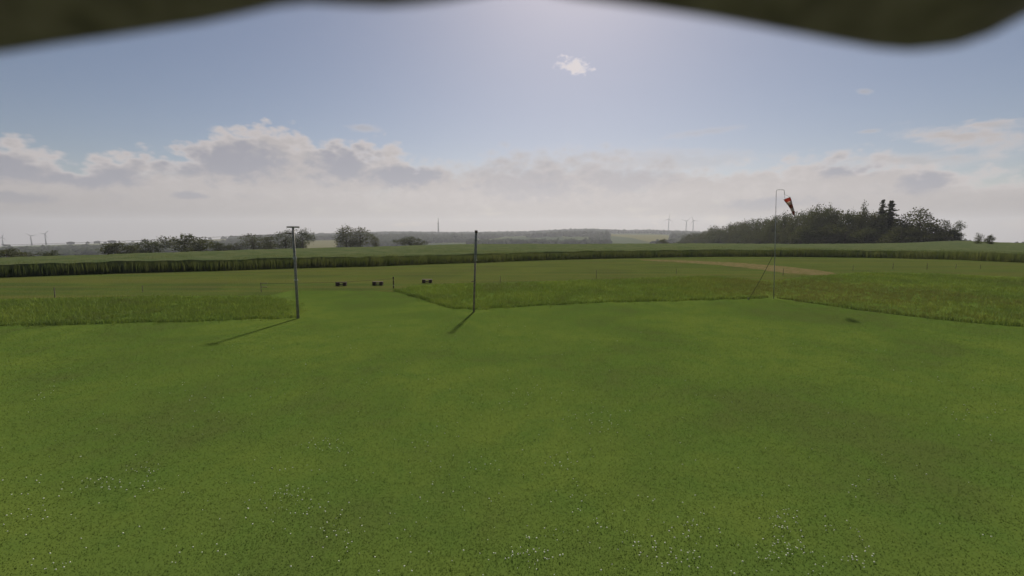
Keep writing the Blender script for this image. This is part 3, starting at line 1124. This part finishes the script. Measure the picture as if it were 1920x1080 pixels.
# ------------------------------------------------------------------ far masts and wind turbines
def turbine(x, yhub, Rr, label, blade_px, phase):
    a, _ = azel(x, HORIZ)
    X, Y = math.sin(a) * Rr, math.cos(a) * Rr
    z = terr_xy(X, Y)
    hz = at(x, yhub, Y).z - z
    t = thing('wind_turbine', label, 'wind turbine', (X, Y, z), -a, 'wind turbines on the horizon')
    v, f = tube([(0, 0, -3), (0, 0, hz * .5), (0, 0, hz)], [3.4, 2.7, 1.9], 10)
    obj('tower', mesh('tower', v, f, True), M['turbine'], t)
    v, f = box((0, 1.5, hz + 1.5), (4.6, 12, 4.6), 1.0)
    obj('nacelle', mesh('nacelle', v, f), M['turbine'], t)
    v, f = tube([(0, -4.4, hz + 1.5), (0, -6.5, hz + 1.5), (0, -7.6, hz + 1.5)], [2.4, 2.0, .4], 8)
    obj('hub', mesh('hub', v, f, True), M['turbine'], t)
    bl = blade_px / FPX * Y
    for k in range(3):
        an = phase + k * 2 * math.pi / 3
        d = Vector((math.sin(an), 0, math.cos(an))); s = Vector((math.cos(an), 0, -math.sin(an)))
        V, F = [], []
        for m, (q, w) in enumerate([(.0, .9), (.12, 1.6), (.5, 1.0), (1.0, .2)]):
            c = Vector((0, -6, hz + 1.5)) + d * (bl * q)
            V += [c - s * w, c + Vector((0, .5, 0)), c + s * w, c - Vector((0, .5, 0))]
        for m in range(3):
            for e in range(4):
                F.append((m * 4 + e, m * 4 + (e + 1) % 4, m * 4 + 4 + (e + 1) % 4, m * 4 + 4 + e))
        F += [(3, 2, 1, 0), (12, 13, 14, 15)]
        obj('blade', mesh('blade', V, F), M['turbine'], t)


turbine(3, 446, 3350, 'pale wind turbine at the left edge of the picture', 9, .3)
turbine(57, 443, 3350, 'middle of the three wind turbines at far left', 9, 1.2)
turbine(84, 439, 3300, 'tallest of the three wind turbines at far left', 9, .7)
turbine(1253, 411, 3300, 'wind turbine standing apart, left of the pair by the wood', 11, .15)
turbine(1286, 415, 3300, 'left turbine of the close pair beside the wood', 11, .9)
turbine(1299, 414, 3300, 'right turbine of the close pair beside the wood', 11, 1.7)

a, _ = azel(822, HORIZ)
X, Y = math.sin(a) * 3080, math.cos(a) * 3080
z = terr_xy(X, Y)
hz = at(822, 408, Y).z - z
t = thing('transmitter_mast', 'thin tall transmitter tower on the forested ridge', 'tower', (X, Y, z))
v, f = tube([(0, 0, -4), (0, 0, hz * .35), (0, 0, hz * .62)], [5.2, 4.2, 3.6], 10)
obj('shaft', mesh('shaft', v, f, True), M['steel'], t)
v, f = tube([(0, 0, hz * .60), (0, 0, hz * .61), (0, 0, hz * .66), (0, 0, hz * .67)], [4, 5.2, 5.2, 3.6], 12)
obj('platform', mesh('platform', v, f), M['steel'], t)
v, f = tube([(0, 0, hz * .66), (0, 0, hz)], [2.9, 1.8], 8)
obj('antenna', mesh('antenna', v, f, True), M['steel'], t)

# ------------------------------------------------------------------ poles on the lawn
# pole with the T bar
b = gnd(559, 597)
topp = at(549.5, 427, b.y + .1)
t = thing('utility_pole', 'grey pole topped by a T bar at the corner of the left meadow', 'pole', b)
tv = topp - b
v, f = tube([(0, 0, -.3), tuple(tv * .5), tuple(tv)], [.066, .059, .050], 12)
obj('shaft', mesh('shaft', v, f, True), M['steel'], t)
v, f = box((tv.x, tv.y, tv.z + .03), (.56, .12, .07), .012)
obj('cross_bar', mesh('cross_bar', v, f), M['steel'], t)
arm = at(543.5, 437.5, b.y) - b
v, f = box((arm.x, arm.y - .02, arm.z), (.17, .10, .055), .012)
br = obj('side_bracket', mesh('side_bracket', v, f), M['dark'], t)
v, f = tube([(arm.x + .06, arm.y, arm.z), (tv.x * .93, tv.y * .93, arm.z)], .014, 6)
obj('strut', mesh('strut', v, f), M['dark'], br)
v, f = tube([tuple(tv * .655), tuple(tv * .685)], .082, 12)
obj('collar', mesh('collar', v, f), M['galv'], t)
v, f = tube([tuple(tv * .42), tuple(tv * .435)], .088, 12)
obj('collar', mesh('collar', v, f), M['galv'], t)
# overhead cable running off to the left from its bracket
p0 = at(540.5, 438, b.y); p1 = at(-420, 466, 30.0)
pts = []
for s in np.linspace(0, 1, 40):
    p = p0.lerp(p1, s); p.z -= .32 * 4 * s * (1 - s) * .55
    pts.append(p)
v, f = tube(pts, .007, 6)
tag(obj('overhead_cable', mesh('overhead_cable', v, f, True), M['cable']), 'thin dark cable leaving the T topped pole to the left', 'cable')
ct = thing('cable_post', 'wooden post carrying the cable outside the left edge', 'pole', (p1.x, p1.y, 0))
v, f = tube([(0, 0, -.3), (0, 0, p1.z + .12)], [.09, .07], 10)
obj('shaft', mesh('shaft', v, f, True), M['wood'], ct)
v, f = tube([(.02, 0, p1.z), (.11, 0, p1.z)], .03, 8)
obj('insulator', mesh('insulator', v, f), M['pale_paint'], ct)

# bare pole in the middle
b = gnd(888, 585)
tv = at(893, 432, b.y) - b
t = thing('bare_pole', 'bare leaning pole at the corner of the middle meadow, casting a shadow', 'pole', b)
v, f = tube([(0, 0, -.3), tuple(tv * .35), tuple(tv * .62)], [.055, .05, .048], 10)
obj('shaft', mesh('shaft', v, f, True), M['wood'], t)
v, f = tube([tuple(tv * .62), tuple(tv * .64), tuple(tv * .97)], [.055, .075, .062], 10)
obj('sleeve', mesh('sleeve', v, f, True), M['steel'], t)
v, f = tube([tuple(tv * .97), tuple(tv * 1.0)], [.075, .075], 10)
obj('cap', mesh('cap', v, f), M['dark'], t)
v, f = box((tv.x * .38 - .09, tv.y * .38, tv.z * .38), (.16, .03, .03), .006)
obj('cleat', mesh('cleat', v, f), M['dark'], t)
v, f = tube([(tv.x * .64 + .05, tv.y * .64 - .05, tv.z * .64), (tv.x * .64 + .09, tv.y * .64 - .08, tv.z * .64)], .02, 8)
obj('reflector', mesh('reflector', v, f), M['pale_paint'], t)

# windsock
b = gnd(1451, 560)
t = thing('windsock_mast', 'tall thin windsock mast with a hooked top at the lawn corner', 'mast', b)
tv = at(1455.5, 359, b.y) - b
armp = at(1470.5, 358, b.y) - b
drop = at(1471, 365, b.y) - b
v, f = tube([(0, 0, -.3), tuple(tv * .5), tuple(tv)], [.027, .019, .014], 10)
obj('shaft', mesh('shaft', v, f, True), M['galv'], t)
ap = [tuple(tv)]
for k in range(1, 6):
    an = k / 5 * math.pi / 2
    ap.append((tv.x + .10 * (1 - math.cos(an)), tv.y, tv.z + .10 * math.sin(an)))
ap += [(armp.x - .06, armp.y, tv.z + .10), (armp.x, armp.y, tv.z + .06), (drop.x, drop.y, drop.z)]
v, f = tube(ap, .013, 8)
obj('hooked_arm', mesh('hooked_arm', v, f, True), M['galv'], t)
gp = gnd(1404, 562) - b
gt = at(1450, 478, b.y) - b
v, f = tube([(gt.x, gt.y, gt.z), (gp.x * .5 + gt.x * .5, gp.y * .5 + gt.y * .5, gt.z * .47), (gp.x, gp.y, 0.02)], .013, 6)
obj('guy_wire', mesh('guy_wire', v, f), M['cable'], t)
v, f = tube([(gp.x, gp.y, -.2), (gp.x - .05, gp.y, .14)], .022, 6)
obj('ground_peg', mesh('ground_peg', v, f), M['steel'], t)
# the sock hangs from the arm
hang = b + drop
s0 = at(1475, 372, b.y); s1 = at(1488.5, 403, b.y - .15)
ws = thing('windsock', 'red and white striped windsock hanging half slack from its mast', 'windsock', hang)
ax = (s1 - s0); Ls = ax.length; axn = ax.normalized()
e1 = axn.cross(Vector((0, 1, 0))).normalized(); e2 = axn.cross(e1)
V, F, UVv = [], [], []
N, NR = 16, 18
for i_ in range(NR):
    s = i_ / (NR - 1)
    rad = .185 * (1 - .58 * s) * (1 + .06 * math.sin(9 * s))
    squash = 1 - .42 * s
    c = s0 + axn * (Ls * s) + e1 * (.05 * math.sin(3 * s)) - hang
    for k in range(N):
        tt = 2 * math.pi * k / N
        V.append(c + e1 * math.cos(tt) * rad * (1 + .07 * math.sin(3 * tt + 5 * s)) * squash + e2 * math.sin(tt) * rad)
        UVv.append((k / N, s))
for i_ in range(NR - 1):
    for k in range(N):
        F.append((i_ * N + k, i_ * N + (k + 1) % N, (i_ + 1) * N + (k + 1) % N, (i_ + 1) * N + k))
sm = mesh('sleeve', V, F, True)
uv = sm.uv_layers.new(name='UVMap')
for lp in sm.loops:
    uv.data[lp.index].uv = UVv[lp.vertex_index]
so = obj('sleeve', sm, M['sock'], ws)
md = so.modifiers.new('cloth', 'SOLIDIFY'); md.thickness = .004
ring = [tuple(s0 - hang + e1 * math.cos(q) * .187 + e2 * math.sin(q) * .187) for q in np.linspace(0, 2 * math.pi, 20)]
v, f = tube(ring, .010, 6)
obj('hoop', mesh('hoop', v, f, True), M['galv'], ws)
for k in range(3):
    q = k * 2 * math.pi / 3 + .5
    v, f = tube([(0, 0, 0), tuple(s0 - hang + e1 * math.cos(q) * .185 + e2 * math.sin(q) * .185)], .005, 5)
    obj('bridle_cord', mesh('bridle_cord', v, f), M['rope'], ws)


# ------------------------------------------------------------------ small things on the strip
def bench(x, y, label, flip=1):
    p = gnd(x, y)
    t = thing('low_bench', label, 'bench', p, .03 * flip, 'low dark benches across the mown gap')
    v, f = box((0, 0, .27), (.80, .30, .05), .01)
    obj('seat', mesh('seat', v, f), M['dark'], t)
    for sx in (-.27, .27):
        v, f = box((sx, 0, .122), (.24, .27, .246), .012)
        obj('leg', mesh('leg', v, f), M['dark'], t)
    v, f = box((0, .02, .10), (.30, .03, .09), .006)
    obj('rail', mesh('rail', v, f), M['wood'], t)


bench(640, 536, 'leftmost of the three low dark benches on the mown strip')
bench(708.5, 535, 'middle low dark bench, just left of the banded marker post', -1)
bench(801, 530.5, 'rightmost low dark bench, half behind the meadow grass', 1)

p = gnd(738, 541)
t = thing('marker_post', 'dark marker post with pale bands at the meadow corner', 'post', p)
for k, (z0, z1, rr, mt) in enumerate([(-.2, .22, .042, 'dark'), (.22, .27, .036, 'pale_paint'), (.27, .58, .042, 'dark'), (.58, .66, .036, 'wood'), (.66, .86, .044, 'dark')]):
    v, f = tube([(0, 0, z0), (0, 0, z1)], rr, 10)
    obj('shaft' if mt == 'dark' else 'band', mesh('shaft', v, f), M[mt], t)


def stake(x, yb, hpx, label, rad=.022, lean=0.0):
    p = gnd(x, yb)
    h = at(x, yb - hpx, p.y).z
    t = thing('fence_stake', label, 'post', p, random.uniform(0, 3), 'thin stakes along the flying strip')
    v, f = tube([(0, 0, -.2), (lean * .5 * h, 0, h * .5), (lean * h, 0, h)], [rad, rad, rad * .85], 8)
    obj('shaft', mesh('shaft', v, f), M['wood'], t)
    v, f = tube([(lean * h, 0, h), (lean * h, 0, h + .025)], [rad * 1.1, rad * .3], 8)
    obj('tip', mesh('tip', v, f), M['dark'], t)


for x, yb, hp, lab, rd in [
        (103, 558, 18, 'dark stake standing in the left meadow, leftmost of all', .030),
        (268, 548, 12, 'faint thin stake in the left meadow right of the dark one', .018),
        (938, 530, 12, 'thin stake in the middle meadow just right of the bare pole', .020),
        (1118, 521, 14, 'thin stake in the middle of the middle meadow', .022),
        (1268, 514, 10, 'faint stake left of the windsock mast', .018),
        (1468, 517, 13, 'stake beside the dirt track right of the windsock mast', .024),
        (1599, 508, 10, 'stake left of the three on the right of the strip', .020),
        (1674, 505, 11, 'middle stake on the right of the strip below the wood', .024),
        (1738, 505, 11, 'darker stake on the right of the strip', .028),
        (1792, 504, 9, 'faint stake on the strip below the right end of the wood', .020),
        (1838, 505, 9, 'rightmost faint stake on the strip', .020)]:
    stake(x, yb, hp, lab, rd, random.uniform(-.05, .05))

# stake with two short rails, left of the T pole, and the cord stretched from it
p = gnd(490, 548)
t = thing('rail_stake', 'stake with two short rails behind the left meadow', 'post', p)
v, f = tube([(0, 0, -.2), (0, 0, .66)], .022, 8)
obj('shaft', mesh('shaft', v, f), M['wood'], t)
for zz_ in (.62, .36):
    v, f = box((.22, 0, zz_), (.44, .03, .04), .006)
    obj('rail', mesh('rail', v, f), M['wood'], t)
q0 = p + Vector((.44, 0, .62)); q1 = gnd(738, 541) + Vector((0, 0, .72))
pts = []
for s in np.linspace(0, 1, 24):
    c = q0.lerp(q1, s); c.z -= .10 * 4 * s * (1 - s)
    pts.append(c)
v, f = tube(pts, .008, 6)
tag(obj('boundary_cord', mesh('boundary_cord', v, f, True), M['rope']), 'thin cord stretched across the mown gap behind the T topped pole', 'cord')

# ------------------------------------------------------------------ camera hood, built as a sagging eave on added posts
prof = [(-120, 112), (0, 100), (100, 84), (200, 70), (300, 55), (380, 43), (450, 28), (520, 12), (580, 6), (650, 10), (720, 13), (790, 8), (850, 0), (930, -14),
        (1010, -16), (1080, -3), (1150, 6), (1250, 20), (1350, 36), (1450, 55), (1550, 74), (1640, 90), (1700, 95), (1760, 88), (1820, 68), (1880, 36), (1930, 12), (2010, -20)]
HOOD_D = .30
cx = [p[0] for p in prof]; cy = [p[1] for p in prof]


def hood_y(x):
    if cx[0] <= x <= cx[-1]:
        return float(np.interp(x, cx, cy))
    base = cy[0] if x < cx[0] else cy[-1]
    d = (cx[0] - x) if x < cx[0] else (x - cx[-1])
    k = min(1, d / 700)
    return base + (-190 - base + 30 * math.sin(x / 310) + 18 * math.sin(x / 127 + 1)) * k * k * (3 - 2 * k)


xs = np.concatenate([np.arange(-5600, -120, 120), np.arange(-120, 2040, 20), np.arange(2040, 7600, 120)])
rowsV = []
for x in xs:
    P0 = at(float(x), hood_y(float(x)) + 1, HOOD_D)
    wv = P0.z - (CAM_H + .17)
    rowsV.append([P0, P0 + Vector((0, -.012, -.004)), Vector((P0.x, -.05, CAM_H + .36 + wv * .3)), Vector((P0.x, -1.0, CAM_H + .62)),
                  Vector((P0.x, -1.0, CAM_H + .74)), Vector((P0.x, -.05, CAM_H + .46 + wv * .3)), P0 + Vector((0, .010, .09)), P0 + Vector((0, .014, .02))])
n8 = 8
V = [p for r_ in rowsV for p in r_]
F = []
for i_ in range(len(rowsV) - 1):
    for k in range(n8):
        F.append((i_ * n8 + k, i_ * n8 + (k + 1) % n8, (i_ + 1) * n8 + (k + 1) % n8, (i_ + 1) * n8 + k))
F += [tuple(range(n8)), tuple(range(len(V) - 1, len(V) - 1 - n8, -1))]
t = thing('camera_hood', 'dark sagging camera hood hanging blurred across the top corners of the view', 'hood', (0, -.9, 0))
off = Vector((0, -.9, 0))
fm = mesh('hood_edge', [p - off for p in V], F, True)
bm = bmesh.new(); bm.from_mesh(fm); bmesh.ops.recalc_face_normals(bm, faces=bm.faces); bm.to_mesh(fm); bm.free()
obj('hood_edge', fm, M['hood_skin'], t)
for sx in (-1.6, 1.6):
    v, f = box((sx, -.02, (CAM_H + .66) / 2), (.1, .1, CAM_H + .66), .006)
    obj('post', mesh('post', v, f), M['wood'], t)

# ------------------------------------------------------------------ haze
zlo = float(Zt.min()) - 2.0
v, f = box((0, 0, (zlo + 190) / 2), (12400, 12400, 190 - zlo))
hm = bpy.data.materials.new('haze')
hm.use_nodes = True
ht = hm.node_tree
ht.nodes.clear()
ho = ht.nodes.new('ShaderNodeOutputMaterial')
pv = ht.nodes.new('ShaderNodeVolumePrincipled')
pv.inputs['Color'].default_value = (.88, .91, 1.0, 1)
pv.inputs['Density'].default_value = 0.00013
pv.inputs['Anisotropy'].default_value = 0.3
ht.links.new(pv.outputs[0], ho.inputs['Volume'])
tag(obj('haze', mesh('haze', v, f), hm), 'thin pale haze lying over the whole landscape', 'haze', kind='stuff')
